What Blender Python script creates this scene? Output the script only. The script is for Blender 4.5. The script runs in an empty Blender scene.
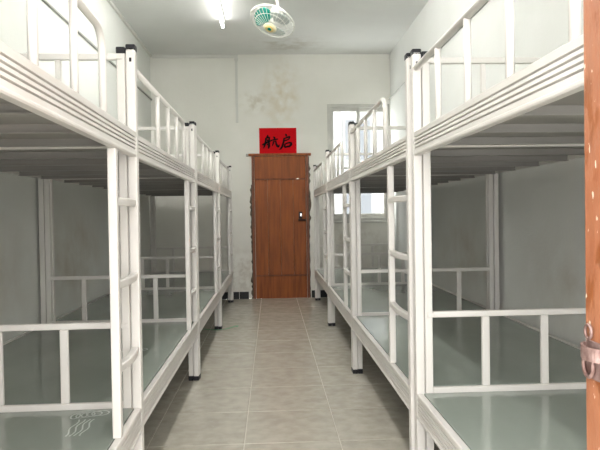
import bpy, bmesh, math, random
from mathutils import Vector, Matrix

# ------------------------------------------------------------------ camera, sky, exposure
scene = bpy.context.scene
C = scene.collection
random.seed(7)

CAM_H = 1.17
cam_data = bpy.data.cameras.new('camera')
cam_data.sensor_width = 36.0
cam_data.lens = 620.0 / 600.0 * 36.0
cam_data.clip_start = 0.02
cam = bpy.data.objects.new('camera', cam_data)
C.objects.link(cam)
R3 = Matrix(((0.998821, 0.016109, -0.045792), (-0.046046, 0.015749, -0.998815), (-0.015369, 0.999746, 0.016473)))
cam.matrix_world = Matrix.Translation((0, 0, CAM_H)) @ R3.to_4x4()
scene.camera = cam

world = bpy.data.worlds.new('overcast_sky')
scene.world = world
world.use_nodes = True
bg = world.node_tree.nodes['Background']
bg.inputs['Color'].default_value = (1.0, 0.99, 0.965, 1)
bg.inputs['Strength'].default_value = 4.4

scene.view_settings.view_transform = 'Standard'
scene.view_settings.look = 'None'
scene.view_settings.gamma = 1.0
scene.view_settings.use_curve_mapping = False
scene.view_settings.exposure = 1.07

def portal(name, loc, rot, sx, sy):
    d = bpy.data.lights.new(name, 'AREA')
    d.shape = 'RECTANGLE'; d.size = sx; d.size_y = sy
    o = bpy.data.objects.new(name, d); C.objects.link(o)
    o.location = loc; o.rotation_euler = rot
    d.cycles.is_portal = True
    return o
HP = math.pi / 2
WL, WR, YB, YF, ZC = -1.6485, 1.704, 8.734, 0.46, 3.423
DOOR_X0, DOOR_X1, DOOR_Z = -0.56, 0.552, 2.62
ADDED_FWIN = [(0.80, 1.50)]        # unseen front wall window, added to let in more light
FW_Z0, FW_Z1 = 0.95, 2.2
BW = (0.807, 1.700, 1.073, 2.725)            # back window x0 x1 z0 z1
portal('portal_doorway', ((DOOR_X0 + DOOR_X1) / 2, 0.2, DOOR_Z / 2), (HP, 0, 0), DOOR_X1 - DOOR_X0, DOOR_Z)
for a, b in ADDED_FWIN:
    portal('portal_front', ((a + b) / 2, 0.2, (FW_Z0 + FW_Z1) / 2), (HP, 0, 0), b - a, FW_Z1 - FW_Z0)
portal('portal_back', ((BW[0] + BW[1]) / 2, YB + 0.25, (BW[2] + BW[3]) / 2), (-HP, 0, 0), BW[1] - BW[0], BW[3] - BW[2])

# ------------------------------------------------------------------ materials
def mat(name, col, rough=0.5, var=None, scale=4.0, bump=0.0, bscale=60.0, metal=0.0, spec=0.5, stretch=(1, 1, 1), detail=5.0, lo=0.35, hi=0.65):
    m = bpy.data.materials.new(name); m.use_nodes = True
    nt = m.node_tree; b = nt.nodes['Principled BSDF']
    b.inputs['Roughness'].default_value = rough
    b.inputs['Metallic'].default_value = metal
    b.inputs['Specular IOR Level'].default_value = spec
    tc = nt.nodes.new('ShaderNodeTexCoord'); mp = nt.nodes.new('ShaderNodeMapping')
    nt.links.new(tc.outputs['Object'], mp.inputs['Vector'])
    mp.inputs['Scale'].default_value = stretch
    n = nt.nodes.new('ShaderNodeTexNoise'); n.inputs['Scale'].default_value = scale; n.inputs['Detail'].default_value = detail
    nt.links.new(mp.outputs['Vector'], n.inputs['Vector'])
    r = nt.nodes.new('ShaderNodeValToRGB')
    v = var if var else tuple(c * 0.93 for c in col)
    r.color_ramp.elements[0].position = lo; r.color_ramp.elements[1].position = hi
    r.color_ramp.elements[0].color = (*v, 1); r.color_ramp.elements[1].color = (*col, 1)
    nt.links.new(n.outputs['Fac'], r.inputs['Fac'])
    nt.links.new(r.outputs['Color'], b.inputs['Base Color'])
    if bump:
        n2 = nt.nodes.new('ShaderNodeTexNoise'); n2.inputs['Scale'].default_value = bscale; n2.inputs['Detail'].default_value = 4
        nt.links.new(mp.outputs['Vector'], n2.inputs['Vector'])
        bp = nt.nodes.new('ShaderNodeBump'); bp.inputs['Strength'].default_value = bump; bp.inputs['Distance'].default_value = 0.01
        nt.links.new(n2.outputs['Fac'], bp.inputs['Height'])
        nt.links.new(bp.outputs['Normal'], b.inputs['Normal'])
    m['_ramp'] = r.name
    return m

def add_patch(m, centre, size, col, amount, nscale=9.0, sharp=(0.42, 0.62)):
    """A stain with a shape of its own: an ellipsoid region broken up by noise."""
    nt = m.node_tree; b = nt.nodes['Principled BSDF']
    src = b.inputs['Base Color'].links[0].from_socket
    tc = nt.nodes.new('ShaderNodeTexCoord'); mp = nt.nodes.new('ShaderNodeMapping')
    mp.vector_type = 'TEXTURE'
    mp.inputs['Location'].default_value = centre; mp.inputs['Scale'].default_value = size
    nt.links.new(tc.outputs['Object'], mp.inputs['Vector'])
    g = nt.nodes.new('ShaderNodeTexGradient'); g.gradient_type = 'SPHERICAL'
    nt.links.new(mp.outputs['Vector'], g.inputs['Vector'])
    n = nt.nodes.new('ShaderNodeTexNoise'); n.inputs['Scale'].default_value = nscale; n.inputs['Detail'].default_value = 7
    nt.links.new(tc.outputs['Object'], n.inputs['Vector'])
    mr = nt.nodes.new('ShaderNodeMapRange'); mr.inputs['From Min'].default_value = sharp[0]; mr.inputs['From Max'].default_value = sharp[1]
    nt.links.new(n.outputs['Fac'], mr.inputs['Value'])
    mu = nt.nodes.new('ShaderNodeMath'); mu.operation = 'MULTIPLY'
    nt.links.new(g.outputs['Color'], mu.inputs[0]); nt.links.new(mr.outputs['Result'], mu.inputs[1])
    m2 = nt.nodes.new('ShaderNodeMath'); m2.operation = 'MULTIPLY'; m2.use_clamp = True
    nt.links.new(mu.outputs[0], m2.inputs[0]); m2.inputs[1].default_value = amount
    mx = nt.nodes.new('ShaderNodeMix'); mx.data_type = 'RGBA'
    nt.links.new(m2.outputs[0], mx.inputs['Factor'])
    nt.links.new(src, mx.inputs[6]); mx.inputs[7].default_value = (*col, 1)
    nt.links.new(mx.outputs[2], b.inputs['Base Color'])

def emit(name, col, strength):
    m = bpy.data.materials.new(name); m.use_nodes = True
    b = m.node_tree.nodes['Principled BSDF']
    b.inputs['Base Color'].default_value = (*col, 1)
    b.inputs['Emission Color'].default_value = (*col, 1); b.inputs['Emission Strength'].default_value = strength
    return m

M = {}
M['paint'] = mat('white_bed_paint', (0.755, 0.73, 0.695), 0.36, (0.70, 0.672, 0.635), 3.0)
M['deck'] = mat('grey_green_board', (0.315, 0.355, 0.315), 0.15, (0.27, 0.305, 0.27), 2.5, stretch=(1, 0.5, 1))
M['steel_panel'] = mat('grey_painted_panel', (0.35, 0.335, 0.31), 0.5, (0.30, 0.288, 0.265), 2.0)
M['cap'] = mat('black_plastic', (0.014, 0.014, 0.018), 0.45, (0.01, 0.01, 0.012), 20, spec=0.3)
M['wall_left'] = mat('left_plaster', (0.75, 0.76, 0.72), 0.85, (0.70, 0.71, 0.67), 1.4, 0.12, 45)
M['wall_right'] = mat('right_plaster', (0.78, 0.785, 0.76), 0.85, (0.73, 0.735, 0.705), 1.4, 0.12, 45)
M['wall_back'] = mat('back_plaster', (0.84, 0.83, 0.775), 0.88, (0.79, 0.78, 0.72), 1.8, 0.12, 40)
M['wall_front'] = mat('front_plaster', (0.74, 0.74, 0.70), 0.88)
M['ceiling'] = mat('ceiling_plaster', (0.76, 0.765, 0.745), 0.9, (0.70, 0.70, 0.68), 1.2, 0.08, 40)
M['trunk'] = mat('trunking_plastic', (0.70, 0.70, 0.655), 0.5)
M['conduit'] = mat('conduit_grey', (0.42, 0.42, 0.39), 0.5)
M['tile'] = mat('beige_floor_tile', (0.55, 0.52, 0.445), 0.23, (0.445, 0.418, 0.35), 13.0, 0.02, 30, detail=10, lo=0.33, hi=0.64)
M['grout'] = mat('tile_grout', (0.58, 0.55, 0.48), 0.8)
M['door'] = mat('brown_door_wood', (0.33, 0.092, 0.016), 0.5, (0.20, 0.050, 0.009), 7.0, 0.05, 30, stretch=(4, 1, 0.35), spec=0.3)
M['door_dark'] = mat('dark_door_frame', (0.25, 0.075, 0.028), 0.55, (0.14, 0.045, 0.02), 9.0, stretch=(3, 1, 0.4))
M['mortar'] = mat('broken_mortar', (0.16, 0.125, 0.09), 0.95, (0.05, 0.04, 0.032), 25)
M['base'] = mat('black_skirting_tile', (0.016, 0.017, 0.018), 0.4, spec=0.25)
M['red'] = mat('red_paper', (0.60, 0.002, 0.008), 0.8, (0.53, 0.002, 0.006), 6, spec=0.15)
M['ink'] = mat('black_ink', (0.004, 0.004, 0.005), 0.9, spec=0.1)
M['alu'] = mat('window_aluminium', (0.60, 0.59, 0.55), 0.4, (0.50, 0.49, 0.46), 6)
M['teal'] = mat('teal_fan_blade', (0.0, 0.23, 0.17), 0.25, (0.0, 0.19, 0.14), 8)
M['washed_blade'] = mat('light_washed_fan_blade', (0.42, 0.47, 0.45), 0.3)  # for teal blades: pale look from light and cage put into the colour
M['cage'] = mat('white_fan_wire', (0.75, 0.75, 0.70), 0.35)
M['yellow'] = mat('cream_fan_badge', (0.78, 0.60, 0.24), 0.4, (0.72, 0.55, 0.2), 10)
M['badge_pale'] = mat('pale_badge_rim', (0.82, 0.76, 0.55), 0.4)
M['chrome'] = mat('bright_metal', (0.75, 0.75, 0.73), 0.25, metal=0.9)
M['iron'] = mat('rusty_iron', (0.32, 0.22, 0.20), 0.5, (0.16, 0.09, 0.075), 60, 0.1, 80, metal=0.35)
M['green'] = mat('green_strap_plastic', (0.03, 0.28, 0.10), 0.5)
M['chalk'] = mat('chalk_smear', (0.55, 0.60, 0.56), 0.9)
M['concrete'] = mat('walkway_concrete', (0.42, 0.41, 0.39), 0.8)
M['house'] = mat('pale_house_render', (0.17, 0.17, 0.172), 0.9)
M['house_dark'] = mat('house_glass', (0.07, 0.075, 0.085), 0.3)
M['tube'] = emit('lit_tube', (1.0, 0.985, 0.95), 9.0)
M['tube_third'] = emit('added_tube_bright', (1.0, 0.985, 0.95), 130.0)  # tube of an added, unseen lamp that lights the far half
M['tube_nearest'] = emit('added_tube_soft', (1.0, 0.985, 0.95), 78.0)  # tube of the other added lamp, out of view
M['lampbody'] = mat('lamp_white', (0.8, 0.8, 0.78), 0.4)

# chipped brown paint of the near door jamb
def jamb_material():
    m = mat('chipped_brown_paint', (0.37, 0.150, 0.075), 0.30, (0.30, 0.105, 0.048), 10, 0.25, 40, stretch=(1, 1, 0.6))
    nt = m.node_tree; b = nt.nodes['Principled BSDF']
    tc = nt.nodes.new('ShaderNodeTexCoord')
    mp = nt.nodes.new('ShaderNodeMapping'); mp.inputs['Scale'].default_value = (1, 1, 0.45)
    nt.links.new(tc.outputs['Object'], mp.inputs['Vector'])
    for sc_, lo, hi, col in ((26, 0.55, 0.60, (0.24, 0.075, 0.022)), (85, 0.665, 0.69, (0.78, 0.62, 0.50))):
        n = nt.nodes.new('ShaderNodeTexNoise'); n.inputs['Scale'].default_value = sc_; n.inputs['Detail'].default_value = 4
        nt.links.new(mp.outputs['Vector'], n.inputs['Vector'])
        mr = nt.nodes.new('ShaderNodeMapRange'); mr.inputs['From Min'].default_value = lo; mr.inputs['From Max'].default_value = hi
        nt.links.new(n.outputs['Fac'], mr.inputs['Value'])
        mx = nt.nodes.new('ShaderNodeMix'); mx.data_type = 'RGBA'
        nt.links.new(mr.outputs['Result'], mx.inputs['Factor'])
        nt.links.new(b.inputs['Base Color'].links[0].from_socket, mx.inputs[6]); mx.inputs[7].default_value = (*col, 1)
        nt.links.new(mx.outputs[2], b.inputs['Base Color'])
    return m
M['jamb'] = jamb_material()

def glass_material():
    m = bpy.data.materials.new('window_glass'); m.use_nodes = True
    nt = m.node_tree; nt.nodes.remove(nt.nodes['Principled BSDF'])
    out = [n for n in nt.nodes if n.type == 'OUTPUT_MATERIAL'][0]
    t = nt.nodes.new('ShaderNodeBsdfTransparent'); t.inputs['Color'].default_value = (0.93, 0.95, 0.95, 1)
    g = nt.nodes.new('ShaderNodeBsdfGlossy'); g.inputs['Roughness'].default_value = 0.05
    mx = nt.nodes.new('ShaderNodeMixShader'); mx.inputs['Fac'].default_value = 0.06
    nt.links.new(t.outputs[0], mx.inputs[1]); nt.links.new(g.outputs[0], mx.inputs[2]); nt.links.new(mx.outputs[0], out.inputs['Surface'])
    return m
M['glass'] = glass_material()

# wall stains, each where it is in the room
add_patch(M['wall_back'], (0.16, YB, 2.86), (0.34, 0.6, 0.60), (0.60, 0.50, 0.32), 1.0, 8, (0.36, 0.75))
add_patch(M['wall_back'], (-0.20, YB, 2.75), (0.28, 0.6, 0.22), (0.58, 0.53, 0.42), 0.8, 10)
add_patch(M['wall_back'], (-0.45, YB, 0.35), (0.45, 0.6, 0.45), (0.52, 0.48, 0.41), 0.8, 11)
add_patch(M['wall_back'], (1.2, YB, 0.75), (0.6, 0.6, 0.35), (0.52, 0.48, 0.41), 0.8, 9)
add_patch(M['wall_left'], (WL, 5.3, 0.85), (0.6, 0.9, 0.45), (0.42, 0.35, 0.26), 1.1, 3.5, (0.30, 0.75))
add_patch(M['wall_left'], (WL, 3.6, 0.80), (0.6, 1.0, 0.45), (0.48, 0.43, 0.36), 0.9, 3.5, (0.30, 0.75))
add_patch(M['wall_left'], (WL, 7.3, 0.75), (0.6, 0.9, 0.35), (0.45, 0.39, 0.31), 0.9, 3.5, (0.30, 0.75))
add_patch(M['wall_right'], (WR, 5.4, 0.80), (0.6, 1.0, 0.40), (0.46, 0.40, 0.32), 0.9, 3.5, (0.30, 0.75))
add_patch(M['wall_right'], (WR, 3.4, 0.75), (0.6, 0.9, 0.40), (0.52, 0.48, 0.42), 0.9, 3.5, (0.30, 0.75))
add_patch(M['ceiling'], (0.25, 8.2, ZC), (0.6, 0.5, 0.4), (0.50, 0.47, 0.41), 0.9, 6)

# ------------------------------------------------------------------ mesh helpers
def bm_box(bm, x0, x1, y0, y1, z0, z1, bev=0.0, seg=1):
    x0, x1 = min(x0, x1), max(x0, x1); y0, y1 = min(y0, y1), max(y0, y1)
    vs = [bm.verts.new((x, y, z)) for z in (z0, z1) for y in (y0, y1) for x in (x0, x1)]
    fs = [(0, 2, 3, 1), (4, 5, 7, 6), (0, 1, 5, 4), (2, 6, 7, 3), (0, 4, 6, 2), (1, 3, 7, 5)]
    faces = [bm.faces.new([vs[i] for i in f]) for f in fs]
    if bev > 0:
        edges = list({e for f in faces for e in f.edges})
        bmesh.ops.bevel(bm, geom=edges, offset=bev, segments=seg, affect='EDGES', profile=0.5)

def bm_tube(bm, pts, r, n=8, rads=None, closed=False, squash=None):
    pts = [Vector(p) for p in pts]; rings = []; up = None; N = len(pts)
    for i, p in enumerate(pts):
        if closed:
            t = pts[(i + 1) % N] - pts[i - 1]
        else:
            t = (pts[i + 1] if i < N - 1 else p) - (pts[i - 1] if i > 0 else p)
        t.normalize()
        if up is None:
            up = Vector((0, 0, 1)) if abs(t.z) < 0.9 else Vector((1, 0, 0))
        s = t.cross(up).normalized(); up = s.cross(t).normalized()
        rr = rads[i] if rads else r
        rings.append([bm.verts.new(p + s * (rr * math.cos(2 * math.pi * k / n)) + up * (rr * math.sin(2 * math.pi * k / n))) for k in range(n)])
    M_ = N if closed else N - 1
    for i in range(M_):
        a, b = rings[i], rings[(i + 1) % N]
        for k in range(n):
            f = bm.faces.new((a[k], a[(k + 1) % n], b[(k + 1) % n], b[k])); f.smooth = True
    if not closed:
        bm.faces.new(rings[0]); bm.faces.new(rings[-1])

def bm_prism_y(bm, prof, y0, y1):
    a = [bm.verts.new((x, y0, z)) for x, z in prof]; b = [bm.verts.new((x, y1, z)) for x, z in prof]
    n = len(prof)
    for i in range(n):
        bm.faces.new((a[i], a[(i + 1) % n], b[(i + 1) % n], b[i]))
    bm.faces.new(a); bm.faces.new(b)

def bm_lathe(bm, prof, n=24, mtx=None):
    rings = []
    for r, z in prof:
        rings.append([bm.verts.new((mtx or Matrix()) @ Vector((r * math.cos(2 * math.pi * k / n), r * math.sin(2 * math.pi * k / n), z))) for k in range(n)])
    for a, b in zip(rings, rings[1:]):
        for k in range(n):
            f = bm.faces.new((a[k], a[(k + 1) % n], b[(k + 1) % n], b[k])); f.smooth = True
    bm.faces.new(rings[0]); bm.faces.new(rings[-1])

def obj(name, bm, m, parent=None, loc=None):
    bmesh.ops.recalc_face_normals(bm, faces=bm.faces)
    me = bpy.data.meshes.new(name); bm.to_mesh(me); bm.free()
    me.materials.append(m)
    o = bpy.data.objects.new(name, me); C.objects.link(o)
    if parent: o.parent = parent
    if loc: o.location = loc
    return o

def link_mesh(name, me, parent, loc=(0, 0, 0)):
    o = bpy.data.objects.new(name, me); C.objects.link(o); o.parent = parent; o.location = loc
    return o

def boxo(name, dims, m, parent=None, bev=0.0, seg=1):
    bm = bmesh.new(); bm_box(bm, *dims, bev=bev, seg=seg); return obj(name, bm, m, parent)

def empty(name, loc=(0, 0, 0), rz=0.0):
    o = bpy.data.objects.new(name, None); C.objects.link(o); o.location = loc; o.rotation_euler = (0, 0, rz)
    o.empty_display_size = 0.1
    return o

def tag(o, label, cat, group=None, kind=None):
    o['label'] = label; o['category'] = cat
    if group: o['group'] = group
    if kind: o['kind'] = kind
    return o

def struct(o, label=None, cat=None):
    o['kind'] = 'structure'
    if label: o['label'] = label
    if cat: o['category'] = cat
    return o

def copy_tree(o, parent=None):
    c = o.copy(); C.objects.link(c); c.parent = parent
    for ch in list(o.children): copy_tree(ch, c)
    return c

# ------------------------------------------------------------------ room shell
T = 0.2
struct(boxo('wall_left', (WL - T, WL, YF - T, YB + T, 0, ZC), M['wall_left']), 'pale greenish white plaster wall behind the left row of beds', 'wall')
struct(boxo('wall_right', (WR, WR + T, YF - T, YB + T, 0, ZC), M['wall_right']), 'pale white plaster wall behind the right row of beds', 'wall')
struct(boxo('ceiling', (WL - T, WR + T, YF - T, YB + T, ZC, ZC + 0.15), M['ceiling']), 'white painted flat ceiling above the dormitory aisle', 'ceiling')

bm = bmesh.new()
x0, x1, z0, z1 = BW
bm_box(bm, WL, x0, YB, YB + T, 0, ZC); bm_box(bm, x0, x1, YB, YB + T, 0, z0); bm_box(bm, x0, x1, YB, YB + T, z1, ZC); bm_box(bm, x1, WR, YB, YB + T, 0, ZC)
struct(obj('wall_back', bm, M['wall_back']), 'off-white stained plaster wall around the brown door', 'wall')

bm = bmesh.new()                                          # front wall: doorway and the added, unseen window opening
Y0, Y1 = YF - 0.2, YF
bm_box(bm, WL, DOOR_X0, Y0, Y1, 0, ZC)
bm_box(bm, DOOR_X1, ADDED_FWIN[0][0], Y0, Y1, 0, ZC); bm_box(bm, ADDED_FWIN[0][1], WR, Y0, Y1, 0, ZC)
for a, b in ADDED_FWIN:
    bm_box(bm, a, b, Y0, Y1, 0, FW_Z0); bm_box(bm, a, b, Y0, Y1, FW_Z1, ZC)
bm_box(bm, DOOR_X0, DOOR_X1, Y0, Y1, DOOR_Z, ZC)
struct(obj('wall_front', bm, M['wall_front']), 'plaster wall with the entrance doorway at the camera', 'wall')

# floor slab with single tiles
floor = struct(boxo('floor', (WL, WR, YF - 0.2, YB, -0.12, -0.004), M['grout']), 'polished beige tiled floor of the aisle', 'floor')
TX, TY = 0.4925, 0.521
xs = [-0.1575 + TX * k for k in range(-5, 6)]; ys = [3.172 + TY * k for k in range(-7, 13)]
tile_cache = {}
def tile_mesh(w, d):
    key = (round(w, 3), round(d, 3))
    if key not in tile_cache:
        b = bmesh.new(); bm_box(b, -w / 2, w / 2, -d / 2, d / 2, -0.012, 0.0, bev=0.0015)
        bmesh.ops.recalc_face_normals(b, faces=b.faces)
        me = bpy.data.meshes.new('tile'); b.to_mesh(me); b.free(); me.materials.append(M['tile']); tile_cache[key] = me
    return tile_cache[key]
# tile veining must differ from tile to tile: shift the pattern by the object's own random number
nt = M['tile'].node_tree
oi = nt.nodes.new('ShaderNodeObjectInfo'); vm = nt.nodes.new('ShaderNodeVectorMath'); vm.operation = 'ADD'
cb = nt.nodes.new('ShaderNodeMath'); cb.operation = 'MULTIPLY'; cb.inputs[1].default_value = 37.0
nt.links.new(oi.outputs['Random'], cb.inputs[0])
tcn = [n for n in nt.nodes if n.type == 'TEX_COORD'][0]; mpn = [n for n in nt.nodes if n.type == 'MAPPING'][0]
nt.links.new(tcn.outputs['Object'], vm.inputs[0]); nt.links.new(cb.outputs[0], vm.inputs[1]); nt.links.new(vm.outputs[0], mpn.inputs['Vector'])
G = 0.0032
for i in range(len(xs) - 1):
    for j in range(len(ys) - 1):
        a, b = max(xs[i], WL), min(xs[i + 1], WR); c, d = max(ys[j], YF - 0.2), min(ys[j + 1], YB)
        if b - a < 0.03 or d - c < 0.03: continue
        link_mesh('tile', tile_mesh(b - a - G * 2, d - c - G * 2), floor, ((a + b) / 2, (c + d) / 2, random.uniform(-0.0006, 0.0)))

struct(boxo('floor_walkway', (-6, 6, -4, YF - 0.2, -0.14, -0.01), M['concrete']), 'concrete walkway outside the entrance doorway', 'floor')

# skirting on the back wall
bb = struct(empty('baseboard_back', (0, YB, 0)), 'low black tile skirting beside the brown door', 'baseboard')
for a, b in ((WL + 0.02, -0.95), (-0.945, -0.47), (-0.465, -0.335), (0.55, 0.95), (0.955, WR - 0.02)):
    boxo('tile', (a, b, -0.014, -0.001, 0.0, 0.10), M['base'], bb, 0.002)

# trunking and conduits
t1 = struct(empty('trim_1', (0, 0, 0)), 'cream cable trunking along the ceiling edge and down the back wall', 'trim')
boxo('trunking_run', (WL + 0.001, WL + 0.028, YF, YB - 0.001, ZC - 0.035, ZC - 0.002), M['trunk'], t1, 0.002)
boxo('trunking_run', (WL + 0.03, -0.435, YB - 0.026, YB - 0.001, ZC - 0.05, ZC - 0.004), M['trunk'], t1, 0.002)
boxo('trunking_drop', (-0.475, -0.44, YB - 0.024, YB - 0.001, 2.47, ZC - 0.052), M['trunk'], t1, 0.002)
boxo('trunking_elbow', (-0.482, -0.43, YB - 0.03, YB - 0.001, ZC - 0.09, ZC - 0.052), M['trunk'], t1, 0.002)
bm = bmesh.new(); bm_tube(bm, [(WL + 0.012, YF, 2.74), (WL + 0.012, YB - 0.002, 2.80)], 0.011)
struct(obj('trim_2', bm, M['conduit']), 'thin grey conduit along the left wall above the beds', 'conduit')
bm = bmesh.new(); bm_tube(bm, [(WR - 0.012, YF, 2.81), (WR - 0.012, YB - 0.002, 2.795)], 0.011)
struct(obj('trim_3', bm, M['conduit']), 'thin grey conduit along the right wall above the beds', 'conduit')

# ------------------------------------------------------------------ back window
win = struct(empty('window_1', ((x0 + x1) / 2, YB + 0.08, z0)), 'aluminium sliding window in the back wall behind the right beds', 'window')
cx = (x0 + x1) / 2
def wbox(name, a, b, ya, yb, c, d, m, par=win, bev=0.003):
    return boxo(name, (a - cx, b - cx, ya, yb, c - z0, d - z0), m, par, bev)
F = 0.045
fr = wbox('window_frame', x0, x1, -0.05, 0.05, z1 - F, z1, M['alu'])
wbox('window_frame', x0, x1, -0.05, 0.05, z0, z0 + F, M['alu'])
wbox('window_frame', x0, x0 + F, -0.05, 0.05, z0 + F, z1 - F, M['alu'])
wbox('window_frame', x1 - F, x1, -0.05, 0.05, z0 + F, z1 - F, M['alu'])
for k, (a, b, yy) in enumerate(((x0 + F, 1.275, -0.025), (1.225, x1 - F, 0.02))):
    s = wbox('sash', a, a + 0.045, yy - 0.014, yy + 0.014, z0 + F, z1 - F, M['alu'])
    wbox('stile', b - 0.045, b, yy - 0.014, yy + 0.014, z0 + F, z1 - F, M['alu'], s)
    wbox('sash_rail', a + 0.045, b - 0.045, yy - 0.014, yy + 0.014, z0 + F, z0 + F + 0.055, M['alu'], s)
    wbox('sash_rail', a + 0.045, b - 0.045, yy - 0.014, yy + 0.014, z1 - F - 0.055, z1 - F, M['alu'], s)
    wbox('pane', a + 0.04, b - 0.04, yy - 0.003, yy + 0.003, z0 + F + 0.05, z1 - F - 0.05, M['glass'], s, 0)
boxo('window_sill', (x0 - 0.03 - cx, x1 - cx, -0.10, -0.055, -0.03, 0.0), M['alu'], win, 0.003)

# pale house seen through it
hs = empty('house', (3.0, 17.0, -4)); tag(hs, 'pale house outside, seen bright and hazy through the back window', 'house')
boxo('wall', (-3.2, 3.2, 0, 4, 0, 8.6), M['house'], hs)
boxo('roof', (-3.4, 3.4, -0.3, 4.2, 8.6, 8.8), M['house'], hs, 0.02)
for wx in (-2.4, -1.0, 0.4, 1.8):
    for wz in (2.0, 4.6, 6.6):
        w = boxo('window', (wx, wx + 0.8, -0.06, 0.02, wz, wz + 1.2), M['house'], hs, 0.01)
        boxo('pane', (wx + 0.06, wx + 0.74, -0.075, -0.062, wz + 0.06, wz + 1.14), M['house_dark'], w)

# ------------------------------------------------------------------ brown door
dx0, dx1, dzt = -0.268, 0.528, 2.03
door = struct(empty('door_1', ((dx0 + dx1) / 2, YB, 0)), 'old brown wooden door with worn frame in the back wall', 'door')
dc = (dx0 + dx1) / 2
def dbox(name, a, b, ya, yb, c, d, m, par=door, bev=0.003):
    return boxo(name, (a - dc, b - dc, ya, yb, c, d), m, par, bev)
FW = 0.035
dbox('door_frame', dx0, dx0 + FW, -0.03, -0.001, 0.0, dzt, M['door_dark'])
dbox('door_frame', dx1 - FW, dx1, -0.03, -0.001, 0.0, dzt, M['door_dark'])
dbox('door_frame', dx0 - 0.04, dx1 + 0.04, -0.038, -0.001, dzt - 0.03, dzt + 0.005, M['door'])
dbox('lintel_stub', dx0 - 0.075, dx0 - 0.041, -0.03, -0.001, dzt - 0.035, dzt + 0.004, M['conduit'])
ax, bx = dx0 + FW + 0.004, dx1 - FW - 0.004
dbox('panel', ax, bx, -0.020, -0.001, 1.683, dzt - 0.033, M['door'])
n = 4; w = (bx - ax) / n
for k in range(n):
    dbox('plank', ax + k * w + 0.0008, ax + (k + 1) * w - 0.0008, -0.020 - 0.0015 * (k % 2), -0.001, 0.330, 1.667, M['door'], bev=0.002)
dbox('panel', ax, bx, -0.022, -0.001, 0.001, 0.312, M['door'])
dbox('ledge', ax, bx, -0.026, -0.001, 1.668, 1.682, M['door_dark'], bev=0.002)
dbox('ledge', ax, bx, -0.026, -0.001, 0.313, 0.329, M['door_dark'], bev=0.002)
lk = dbox('lock', 0.385, 0.432, -0.036, -0.022, 1.115, 1.215, M['cap'], bev=0.002)
dbox('lock_plate', 0.402, 0.426, -0.041, -0.036, 1.148, 1.19, M['chrome'], lk, 0.002)
bm = bmesh.new(); bm_tube(bm, [(0.375 - dc, -0.045, 1.098), (0.48 - dc, -0.045, 1.096)], 0.011, 8)
obj('bolt', bm, M['cap'], lk)
dbox('latch_tab', 0.36, 0.39, -0.03, -0.025, 1.672, 1.684, M['chrome'], bev=0.001)
# broken mortar beside the frame, ragged on its outer side
def ragged(name, xin, s, zlo, zhi):
    rng = random.Random(int(abs(xin) * 1000)); bm = bmesh.new(); N = 46
    fr_, bk = [], []
    for i in range(N + 1):
        z = zlo + (zhi - zlo) * i / N
        wd = 0.010 + 0.028 * rng.random() ** 1.5
        if s > 0 and z < 1.0: wd *= 0.5
        fr_.append((bm.verts.new((xin - dc, -0.012, z)), bm.verts.new((xin + s * wd - dc, -0.006 - 0.006 * rng.random(), z))))
        bk.append((bm.verts.new((xin - dc, -0.0005, z)), bm.verts.new((xin + s * wd - dc, -0.0005, z))))
    for i in range(N):
        bm.faces.new((fr_[i][0], fr_[i][1], fr_[i + 1][1], fr_[i + 1][0]))
        bm.faces.new((bk[i][0], bk[i][1], bk[i + 1][1], bk[i + 1][0]))
        bm.faces.new((fr_[i][1], bk[i][1], bk[i + 1][1], fr_[i + 1][1]))
        bm.faces.new((fr_[i][0], bk[i][0], bk[i + 1][0], fr_[i + 1][0]))
    bm.faces.new((fr_[0][0], fr_[0][1], bk[0][1], bk[0][0])); bm.faces.new((fr_[N][0], fr_[N][1], bk[N][1], bk[N][0]))
    return obj(name, bm, M['mortar'], door)
ragged('broken_plaster', dx0, -1, 0.0, 1.6); ragged('broken_plaster', dx1, 1, 0.0, 1.99)

# ------------------------------------------------------------------ near door leaf, opened into the room, with its hasp
LX, LY = 0.5145, 1.0                                      # aisle face and free edge of the leaf
leaf = struct(empty('door_2', (LX, LY, 0)), 'edge of an open chipped orange-brown wooden door at the right', 'door')
bm = bmesh.new(); bm_box(bm, 0.0, 0.038, YF - LY + 0.01, 0.0, 0.012, 2.58, bev=0.005, seg=3)
obj('leaf', bm, M['jamb'], leaf)
bm = bmesh.new(); bm_tube(bm, [(-0.008, -0.027 + 0.010 * math.cos(a), 0.975 + 0.011 * math.sin(a)) for a in [k * math.pi / 8 for k in range(16)]], 0.0026, 6, closed=True)
obj('ring', bm, M['iron'], leaf)
bm = bmesh.new()                                          # broad curved hasp strap
n = 12; sec = []
for k in range(n + 1):
    a = math.pi * k / n
    px = -0.002 - 0.016 * math.sin(a); py = -0.030 + 0.026 * math.cos(a); pz = 0.944 - 0.004 * k / n
    sec.append([bm.verts.new((px * f_, py, pz + dz)) for f_, dz in ((1, -0.011), (1, 0.011))] + [bm.verts.new((px * 0.82 , -0.030 + 0.82 * (py + 0.030), pz + dz)) for dz in (0.011, -0.011)])
for k in range(n):
    for q_ in range(4):
        bm.faces.new((sec[k][q_], sec[k][(q_ + 1) % 4], sec[k + 1][(q_ + 1) % 4], sec[k + 1][q_]))
bm.faces.new(sec[0]); bm.faces.new(sec[-1])
obj('hasp', bm, M['iron'], leaf)
bm = bmesh.new(); bm_tube(bm, [(-0.007, -0.024 + 0.015 * math.cos(a), 0.921 + 0.020 * math.sin(a)) for a in [k * math.pi / 9 for k in range(18)]], 0.0035, 6, closed=True)
obj('staple', bm, M['iron'], leaf)
boxo('hasp_plate', (-0.003, -0.0005, -0.058, -0.008, 0.898, 0.960), M['iron'], leaf, 0.001)

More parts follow.
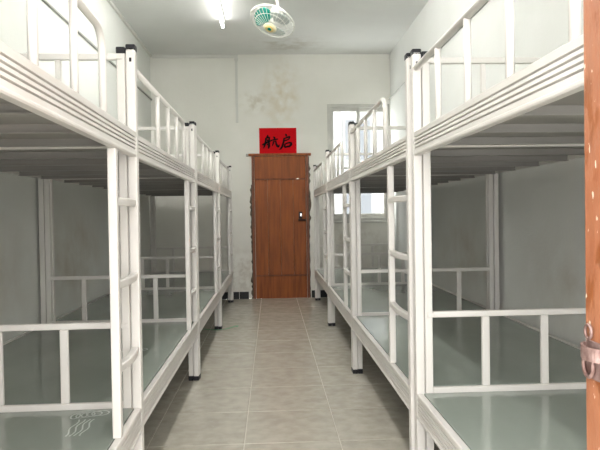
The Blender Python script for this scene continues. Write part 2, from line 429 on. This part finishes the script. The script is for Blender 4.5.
# ------------------------------------------------------------------ bunk beds
W, PU, PD = 1.095, 0.035, 0.043         # bed width, post lobe size across, post depth along the row
Z_TOP, ZU0, ZU1, ZL0, ZL1 = 1.832, 1.406, 1.503, 0.319, 0.422

def board_profile(s, z0_, z1_, u0=0.0, th=0.026):
    h = z1_ - z0_; p = []
    p.append((u0 + th, z0_)); p.append((u0 + 0.003, z0_)); p.append((u0, z0_ + 0.004))
    p.append((u0, z0_ + 0.010)); p.append((u0 + 0.003, z0_ + 0.013))
    g = 0.0040
    for fz in (0.30, 0.45, 0.60, 0.75):
        z = z0_ + h * fz
        p += [(u0 + 0.003, z - g * 0.5), (u0 + 0.014, z - g * 0.25), (u0 + 0.014, z + g * 0.5), (u0 + 0.002, z + g * 0.9)]
    p += [(u0 + 0.001, z1_ - 0.003), (u0 + 0.004, z1_), (u0 + th, z1_)]
    return [(s * a, b) for a, b in p]

def make_bed(s, L, ladder_far):
    """s = -1: bed extends towards -x (left row), +1 right row. Local y runs from the near end to the far end."""
    root = empty('bunk_bed')
    P = M['paint']
    def B(name, u0, u1, y0, y1, z0_, z1_, m=P, par=root, bev=0.002, seg=1):
        return boxo(name, (s * u0, s * u1, y0, y1, z0_, z1_), m, par, bev, seg)
    # posts: two-lobed steel profile, caps and feet in black plastic
    for yc, near in ((0.0, True), (L - PD, False)):
        for front in (True, False):
            bm = bmesh.new()
            def box(u0, u1, a, b, z0_, z1_, bev=0.004):
                if not front: u0, u1 = W - u0, W - u1
                bm_box(bm, s * u0, s * u1, a, b, z0_, z1_, bev, 2)
            box(0.0, PU, yc, yc + PD, 0.03, Z_TOP)
            ya, yb = (yc + 0.003, yc + PD - 0.004) if near else (yc + 0.004, yc + PD - 0.003)
            box(PU + 0.005, 2 * PU + 0.002, ya, yb, 0.03, Z_TOP - 0.010)
            box(PU - 0.004, PU + 0.009, yc + PD / 2 - 0.002, yc + PD / 2 + 0.002, 0.03, Z_TOP - 0.012, 0.0)
            po = obj('post', bm, P, root)
            if front:
                for zs in (1.775,):
                    B('slot', 0.013, 0.022, yc - 0.0006, yc - 0.0001, zs, zs + 0.016, M['cap'], po, 0.0)
            for k, (u0, u1, zt) in enumerate(((0.0, PU, Z_TOP), (PU + 0.005, 2 * PU + 0.002, Z_TOP - 0.010))):
                if not front: u0, u1 = W - u0, W - u1
                ua, ub = min(u0, u1), max(u0, u1)
                B('cap', ua - 0.001, ub + 0.001, yc - 0.000, yc + PD + 0.000, zt - 0.014, zt + 0.012, M['cap'], po, 0.004, 2)
                B('foot', ua - 0.0005, ub + 0.0005, yc, yc + PD, 0.0, 0.034, M['cap'], po, 0.003, 1)
    ya, yb = PD, L - PD
    # ridged side boards, front and rear
    for nm, z0_, z1_ in (('side_board', ZU0, ZU1), ('side_board', ZL0, ZL1)):
        bm = bmesh.new(); bm_prism_y(bm, board_profile(s, z0_, z1_), ya, yb); obj(nm, bm, P, root)
        bm = bmesh.new(); bm_prism_y(bm, [(s * W - a, b) for a, b in board_profile(s, z1_ - 0.05 if z0_ > 1 else z0_, z1_ + (0.0 if z0_ > 1 else 0.006))], ya, yb); obj(nm, bm, P, root)
    # end beams, steel cross panels and green deck boards
    for z0_, z1_, up in ((ZU0, ZU1, True), (ZL0, ZL1, False)):
        for y0 in (PD - 0.031, L - PD + 0.001):
            B('end_beam', 2 * PU + 0.003, W - 2 * PU - 0.003, y0, y0 + 0.030, z1_ - 0.055, z1_ - (0.006 if not up else 0.0))
        n = 5; pitch = (yb - ya - 0.004) / n
        for k in range(n):
            a = ya + 0.002 + k * pitch
            bm = bmesh.new()
            u0, u1 = 0.0275, W - 0.0275
            zt = z1_ - 0.022
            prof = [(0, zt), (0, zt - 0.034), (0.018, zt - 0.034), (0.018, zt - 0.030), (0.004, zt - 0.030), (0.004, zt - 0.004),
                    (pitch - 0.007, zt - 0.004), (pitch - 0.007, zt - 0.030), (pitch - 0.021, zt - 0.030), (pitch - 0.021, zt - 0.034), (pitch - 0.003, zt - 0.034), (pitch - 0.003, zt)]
            va = [bm.verts.new((s * u0, a + p, z)) for p, z in prof]; vb = [bm.verts.new((s * u1, a + p, z)) for p, z in prof]
            for i in range(len(prof)):
                j = (i + 1) % len(prof); bm.faces.new((va[i], va[j], vb[j], vb[i]))
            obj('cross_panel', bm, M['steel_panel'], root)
        B('deck_board', 0.030, W - 0.030, ya + 0.001, yb - 0.001, z1_ - 0.0215, z1_ + (-0.008 if up else 0.002), M['deck'], root, 0.002)
    # end railings at the far end, lower and upper
    for zr, zb in ((0.748, ZL1 - 0.0055 + 0.030), (1.795, ZU1 + 0.0005)):
        yr = L - PD + 0.002
        r = B('end_rail', PU * 2 + 0.0025, W - 2 * PU - 0.0025, yr, yr + 0.022, zr - 0.012, zr + 0.013, P, root, 0.004, 2)
        hb = 0.016 if zr < 1 else 0.0105
        for ub in (0.295, 0.545, 0.795):
            B('bar', ub - hb, ub + hb, yr + 0.001, yr + 0.019, zb, zr - 0.0125, P, r, 0.003, 1)
        if zr < 1:
            B('bottom_rail', PU * 2 + 0.0025, W - 2 * PU - 0.0025, yr + 0.001, yr + 0.019, ZL1 - 0.0055, ZL1 + 0.024, P, r, 0.003, 1)
        B('rail_clip', PU * 2 - 0.022, PU * 2 + 0.002, yr - 0.008, yr - 0.0025, zr - 0.010, zr + 0.010, P, r, 0.001)
    # guard rail on the aisle side, with a rounded end next to the ladder
    GL, gap = (1.478, 0.305) if ladder_far else (1.372, 0.333)
    zg = 1.765; ug = 0.014; rt = 0.0125; rc = 0.075
    if ladder_far:
        y_post, y_end, sg = PD, GL, 1
    else:
        y_post, y_end, sg = L - PD, L - GL, -1
    pts = [(s * ug, y_post - sg * 0.001, zg), (s * ug, y_end - sg * rc, zg)]
    for k in range(1, 8):
        a = HP * k / 8
        pts.append((s * ug, y_end - sg * rc + sg * rc * math.sin(a), zg - rc + rc * math.cos(a)))
    pts += [(s * ug, y_end, zg - rc), (s * ug, y_end, ZU1 - 0.002)]
    bm = bmesh.new(); bm_tube(bm, pts, rt, 10); gr = obj('guard_rail', bm, P, root)
    span = (y_end - y_post)
    for k in range(1, 4):
        y = y_end - sg * gap * k
        bm = bmesh.new(); bm_tube(bm, [(s * ug, y, ZU1 - 0.002), (s * ug, y, zg - 0.008)], 0.0112, 10); obj('baluster', bm, P, gr)
    # ladder: one upright and three bowed treads up to the post
    yl = (L - 0.365) if ladder_far else 0.485
    lw = 0.034
    lad = B('ladder_upright', 0.004, 0.034, yl - lw / 2, yl + lw / 2, ZL1 + 0.0005, ZU0 - 0.0005, P, root, 0.004, 2)
    if ladder_far: a, b = yl + lw / 2, L - PD
    else: a, b = PD, yl - lw / 2
    for zr in ((0.652, 0.94, 1.225) if ladder_far else (0.718, 0.976, 1.235)):
        bm = bmesh.new(); N = 8; sect = []
        for i in range(N + 1):
            t = i / N; y = a + (b - a) * t
            off = -0.012 * math.sin(math.pi * t)             # bows towards the aisle
            u0, u1 = 0.006 + off, 0.034 + off
            sect.append([bm.verts.new((s * u, y, zr + dz)) for u, dz in ((u0, -0.010), (u0 + 0.004, -0.014), (u1, -0.012), (u1, 0.011), (u0 + 0.004, 0.014), (u0, 0.010))])
        for i in range(N):
            for k in range(6):
                bm.faces.new((sect[i][k], sect[i][(k + 1) % 6], sect[i + 1][(k + 1) % 6], sect[i + 1][k]))
        bm.faces.new(sect[0]); bm.faces.new(sect[-1])
        obj('tread', bm, P, lad)
    return root

LL, LR = 1.976, 1.946
protoL = make_bed(-1, LL, True)
protoR = make_bed(1, LR, False)
ordL = ['white steel bunk bed nearest the camera on the left', 'white steel bunk bed second along the left wall',
        'white steel bunk bed third along the left wall', 'white steel bunk bed farthest on the left, nearest the back wall']
ordR = ['white steel bunk bed nearest the camera on the right, beside the brown door post', 'white steel bunk bed second along the right wall',
        'white steel bunk bed third along the right wall', 'white steel bunk bed farthest on the right, under the back window']
placeL = [(-0.482, 0.5145, 0.0200), (-0.531, 2.4935, 0.002), (-0.531, 4.4725, 0.0), (-0.531, 6.4515, 0.0)]
placeR = [(0.588, 0.6240, 0.0), (0.578, 2.5925, 0.0), (0.578, 4.5425, 0.0), (0.578, 6.4925, 0.0)]
for proto, places, labels, grp in ((protoL, placeL, ordL, 'bunk beds along the left wall'), (protoR, placeR, ordR, 'bunk beds along the right wall')):
    beds = [proto] + [copy_tree(proto) for _ in places[1:]]
    for o, (x, y, a), lb in zip(beds, places, labels):
        o.location = (x, y, 0); o.rotation_euler = (0, 0, a)
        tag(o, lb, 'bunk bed', grp)

# chalky smears wiped on two of the left lower decks
def smear(bed, cx_, cy_, seed):
    deck = sorted([c for c in bed.children if c.name.startswith('deck_board')], key=lambda c: c.data.vertices[0].co.z)[0]
    rng = random.Random(seed); bm = bmesh.new(); z = ZL1 + 0.0023
    def ribbon(pts, w_):
        a, b = [], []
        for i, (px, py) in enumerate(pts):
            q0, q1 = pts[max(i - 1, 0)], pts[min(i + 1, len(pts) - 1)]
            dx, dy = q1[0] - q0[0], q1[1] - q0[1]; l = math.hypot(dx, dy) or 1
            a.append(bm.verts.new((px - dy / l * w_, py + dx / l * w_, z))); b.append(bm.verts.new((px + dy / l * w_, py - dx / l * w_, z)))
        for i in range(len(pts) - 1):
            bm.faces.new((a[i], b[i], b[i + 1], a[i + 1]))
    for k in range(5):
        t = k / 4
        ribbon([(cx_ - 0.045 + 0.085 * t + (0.016 + 0.004 * k) * math.cos(a), cy_ + 0.03 * t + 0.030 * math.sin(a)) for a in [i * 0.45 for i in range(15)]], 0.0028)
    for k in range(4):
        x_ = cx_ - 0.02 + 0.018 * k
        ribbon([(x_ + 0.006 * math.sin(i * 1.1 + k), cy_ - 0.04 - 0.022 * i) for i in range(9)], 0.0026)
    obj('chalk_smear', bm, M['chalk'], deck)
leftbeds = [protoL] + [o for o in C.objects if o.name.startswith('bunk_bed.') and o.parent is None and o.get('group') == 'bunk beds along the left wall' and abs(o.location.y - 2.4935) < 0.01]
smear(protoL, -0.185, 1.85, 3)
smear(leftbeds[1], -0.25, 1.0, 5); 

# ------------------------------------------------------------------ red paper sign above the door
sx0, sx1, sz0, sz1 = -0.154, 0.369, 2.037, 2.394
sign = empty('red_paper_sign', ((sx0 + sx1) / 2, YB, sz0)); tag(sign, 'red paper with two black brush characters on the wall above the door', 'sign')
sw, sh = sx1 - sx0, sz1 - sz0
boxo('paper', (-sw / 2, sw / 2, -0.003, -0.0005, 0, sh), M['red'], sign)
def stroke(bm, pts, y):
    P = []
    for i in range(len(pts) - 1):
        for k in range(5):
            t = k / 5; P.append(tuple(pts[i][j] * (1 - t) + pts[i + 1][j] * t for j in range(3)))
    P.append(pts[-1])
    left, right, lb, rb = [], [], [], []
    for i, (px, py, w_) in enumerate(P):
        q0 = P[max(i - 1, 0)]; q1 = P[min(i + 1, len(P) - 1)]
        dx, dy = q1[0] - q0[0], q1[1] - q0[1]; l = math.hypot(dx, dy) or 1
        nx, ny = -dy / l * w_ * 0.62, dx / l * w_ * 0.62
        def tr(ax_, ay_): return ((ax_ - 28) / 507 * sw - sw / 2, (400 - ay_) / 345 * sh)
        a = tr(px + nx, py + ny); b = tr(px - nx, py - ny)
        left.append(bm.verts.new((a[0], y, a[1]))); right.append(bm.verts.new((b[0], y, b[1])))
        lb.append(bm.verts.new((a[0], -0.0031, a[1]))); rb.append(bm.verts.new((b[0], -0.0031, b[1])))
    for i in range(len(P) - 1):
        bm.faces.new((left[i], right[i], right[i + 1], left[i + 1])); bm.faces.new((left[i], lb[i], lb[i + 1], left[i + 1]))
        bm.faces.new((right[i], rb[i], rb[i + 1], right[i + 1]))
    bm.faces.new((left[0], right[0], rb[0], lb[0])); bm.faces.new((left[-1], right[-1], rb[-1], lb[-1]))
hang = [[(148, 145, 8), (143, 165, 22), (126, 195, 16)], [(120, 188, 18), (113, 255, 24), (104, 285, 22), (84, 330, 10)],
        [(116, 195, 14), (168, 178, 18)], [(166, 178, 20), (160, 245, 22), (162, 300, 26), (150, 335, 14)],
        [(66, 284, 14), (105, 265, 20), (150, 245, 18), (196, 224, 14)], [(138, 208, 14), (142, 236, 14)], [(138, 268, 14), (142, 290, 14)],
        [(218, 172, 8), (236, 188, 24), (238, 202, 14)], [(192, 222, 14), (240, 212, 18), (284, 204, 14)],
        [(220, 236, 14), (218, 262, 18), (204, 300, 8)], [(216, 240, 12), (256, 232, 14)], [(252, 232, 16), (258, 270, 20), (272, 300, 26), (290, 308, 24), (302, 280, 8)]]
qi = [[(384, 136, 8), (394, 150, 24), (398, 172, 12)], [(358, 204, 16), (400, 188, 18), (448, 172, 18)], [(446, 170, 20), (428, 214, 16)],
      [(362, 234, 14), (428, 214, 14)], [(366, 196, 18), (358, 250, 22), (340, 308, 24), (322, 334, 20), (300, 350, 8)],
      [(374, 276, 14), (420, 258, 18), (460, 256, 20)], [(458, 252, 22), (464, 278, 26), (432, 312, 22)], [(378, 272, 16), (372, 318, 22)], [(368, 318, 22), (440, 304, 20)]]
for i, chars in enumerate((hang, qi)):
    bm = bmesh.new()
    for k, st in enumerate(chars): stroke(bm, st, -0.0036 - 0.0001 * k)
    obj('character', bm, M['ink'], sign)

# ------------------------------------------------------------------ tube lamp
lamp = empty('tube_lamp', (-0.522, 6.58, ZC)); tag(lamp, 'lit white fluorescent tube lamp on the ceiling', 'lamp')
boxo('batten', (-0.022, 0.022, -0.61, 0.61, -0.030, -0.0005), M['lampbody'], lamp, 0.003)
for y in (-0.605, 0.605):
    boxo('holder', (-0.016, 0.016, y - 0.008, y + 0.008, -0.100, -0.0305), M['lampbody'], lamp, 0.003)
bm = bmesh.new(); bm_tube(bm, [(0, -0.596, -0.084), (0, 0.596, -0.084)], 0.0145, 12); obj('tube', bm, M['tube'], lamp)

for ly, lb in ((5.25, 'third'), (2.5, 'nearest')):  # two unseen lamps added out of view to brighten the room
    added_lamp = copy_tree(lamp); added_lamp.location = (-0.22, ly, ZC)
    for c in added_lamp.children:
        if c.name.startswith('tube'):
            c.data = c.data.copy(); c.data.materials[0] = M['tube_' + lb]
    tag(added_lamp, 'added fluorescent tube lamp for more light over the aisle between the %s beds, above the picture' % lb, 'lamp')

# ------------------------------------------------------------------ ceiling fan
fc = Vector((0.042, 6.20, 3.095)); nrm = Vector((-0.32, -0.36, -0.87)).normalized()
fan = empty('ceiling_fan', (0.085, 6.29, ZC)); tag(fan, 'small caged ceiling fan with teal blades and cream badge', 'fan')
fan_inv = Matrix.Translation(-fan.location)
q = nrm.to_track_quat('Z', 'Y').to_matrix().to_4x4()
FM = fan_inv @ Matrix.Translation(fc) @ q             # fan frame: +z is the front of the cage
RAD = 0.226
def ringpts(r, z, n=40): return [FM @ Vector((r * math.cos(2 * math.pi * k / n), r * math.sin(2 * math.pi * k / n), z)) for k in range(n)]
bm = bmesh.new(); bm_tube(bm, ringpts(RAD, 0.0), 0.0075, 6, closed=True); cage = obj('cage_rim', bm, M['cage'], fan)
for r, z in ((0.165, 0.052),):
    bm = bmesh.new(); bm_tube(bm, ringpts(r, z, 32), 0.0022, 5, closed=True); obj('cage_ring', bm, M['cage'], cage)
bm = bmesh.new(); bm_tube(bm, ringpts(0.15, -0.075, 32), 0.0025, 5, closed=True); obj('cage_ring', bm, M['cage'], cage)
def spoke(prof, tw, k, n):
    a0 = 2 * math.pi * k / n
    return [FM @ Vector((r * math.cos(a0 + tw * i), r * math.sin(a0 + tw * i), z)) for i, (r, z) in enumerate(prof)]
for k in range(30):
    bm = bmesh.new(); bm_tube(bm, spoke([(0.05, 0.082), (0.10, 0.075), (0.165, 0.052), (0.198, 0.025), (RAD, 0.0)], 0.05, k, 30), 0.0019, 4); obj('wire', bm, M['cage'], cage)
for k in range(18):
    bm = bmesh.new(); bm_tube(bm, spoke([(0.06, -0.085), (0.15, -0.075), (0.195, -0.04), (RAD, 0.0)], 0.0, k, 18), 0.0019, 4); obj('wire', bm, M['cage'], cage)
bm = bmesh.new(); bm_lathe(bm, [(0.066, 0.078), (0.068, 0.084), (0.060, 0.092), (0.046, 0.094)], 28, FM); bd = obj('badge', bm, M['badge_pale'], fan)
bm = bmesh.new(); bm_lathe(bm, [(0.045, 0.0945), (0.045, 0.097), (0.026, 0.098)], 24, FM); obj('badge_ring', bm, M['yellow'], bd)
bm = bmesh.new(); bm_lathe(bm, [(0.020, 0.0985), (0.020, 0.102), (0.008, 0.103)], 16, FM); obj('badge_centre', bm, M['teal'], bd)
for k, ang in enumerate((1.9, 1.9 + 2.094, 1.9 + 4.189)):
    bm = bmesh.new(); rows = []
    for i in range(9):
        t = i / 8; r = 0.035 + 0.155 * t
        half = math.radians(12 + 44 * math.sin(math.pi * min(1, 0.15 + 0.62 * t)) )
        row = []
        for j in range(9):
            v = -1 + 2 * j / 8
            th = ang + half * v + 0.35 * t
            rr = r * (1 - 0.10 * v * v * t)
            row.append(FM @ Vector((rr * math.cos(th), rr * math.sin(th), 0.004 + 0.030 * v * (0.5 + 0.5 * t))))
        rows.append(row)
    top = [[bm.verts.new(p) for p in row] for row in rows]
    nz = (FM.to_3x3() @ Vector((0, 0, 1))).normalized() * 0.0025
    bot = [[bm.verts.new(p - nz) for p in row] for row in rows]
    for i in range(8):
        for j in range(8):
            for g_ in (top, bot):
                f = bm.faces.new((g_[i][j], g_[i][j + 1], g_[i + 1][j + 1], g_[i + 1][j])); f.smooth = True
    for i in range(8):
        bm.faces.new((top[i][0], bot[i][0], bot[i + 1][0], top[i + 1][0])); bm.faces.new((top[i][8], bot[i][8], bot[i + 1][8], top[i + 1][8]))
    for j in range(8):
        bm.faces.new((top[0][j], bot[0][j], bot[0][j + 1], top[0][j + 1])); bm.faces.new((top[8][j], bot[8][j], bot[8][j + 1], top[8][j + 1]))
    obj('blade', bm, M['teal'] if k == 0 else M['washed_blade'], fan)  # two blades carry the washed-out light in their colour
bm = bmesh.new(); bm_lathe(bm, [(0.030, 0.03), (0.032, -0.03), (0.058, -0.05), (0.062, -0.13), (0.045, -0.165), (0.02, -0.175)], 20, FM); obj('motor', bm, M['cage'], fan)
mb = FM @ Vector((0, 0, -0.165))
bm = bmesh.new(); bm_tube(bm, [mb, mb + Vector((0.004, 0.01, 0.03)), Vector((0, 0, -0.045)), Vector((0, 0, -0.02))], 0.016, 10); obj('arm', bm, M['cage'], fan)
bm = bmesh.new(); bm_lathe(bm, [(0.035, -0.055), (0.075, -0.035), (0.08, -0.001)], 24); obj('canopy', bm, M['cage'], fan)

# ------------------------------------------------------------------ green strap on the floor
bm = bmesh.new()
pts = [(-0.72, 6.45), (-0.64, 6.40), (-0.56, 6.385), (-0.49, 6.42), (-0.44, 6.50), (-0.40, 6.58), (-0.375, 6.60), (-0.385, 6.54)]
L_, Rr = [], []
for i, (px, py) in enumerate(pts):
    q0, q1 = pts[max(i - 1, 0)], pts[min(i + 1, len(pts) - 1)]
    dx, dy = q1[0] - q0[0], q1[1] - q0[1]; l = math.hypot(dx, dy)
    nx, ny = -dy / l * 0.008, dx / l * 0.008
    L_.append([bm.verts.new((px + nx, py + ny, z)) for z in (0.0003, 0.0025)]); Rr.append([bm.verts.new((px - nx, py - ny, z)) for z in (0.0003, 0.0025)])
for i in range(len(pts) - 1):
    bm.faces.new((L_[i][1], Rr[i][1], Rr[i + 1][1], L_[i + 1][1])); bm.faces.new((L_[i][0], Rr[i][0], Rr[i + 1][0], L_[i + 1][0]))
    bm.faces.new((L_[i][0], L_[i][1], L_[i + 1][1], L_[i + 1][0])); bm.faces.new((Rr[i][0], Rr[i][1], Rr[i + 1][1], Rr[i + 1][0]))
bm.faces.new((L_[0][0], L_[0][1], Rr[0][1], Rr[0][0])); bm.faces.new((L_[-1][0], L_[-1][1], Rr[-1][1], Rr[-1][0]))
tag(obj('plastic_strap', bm, M['green']), 'thin green plastic strap lying on the floor by the left beds', 'strap')
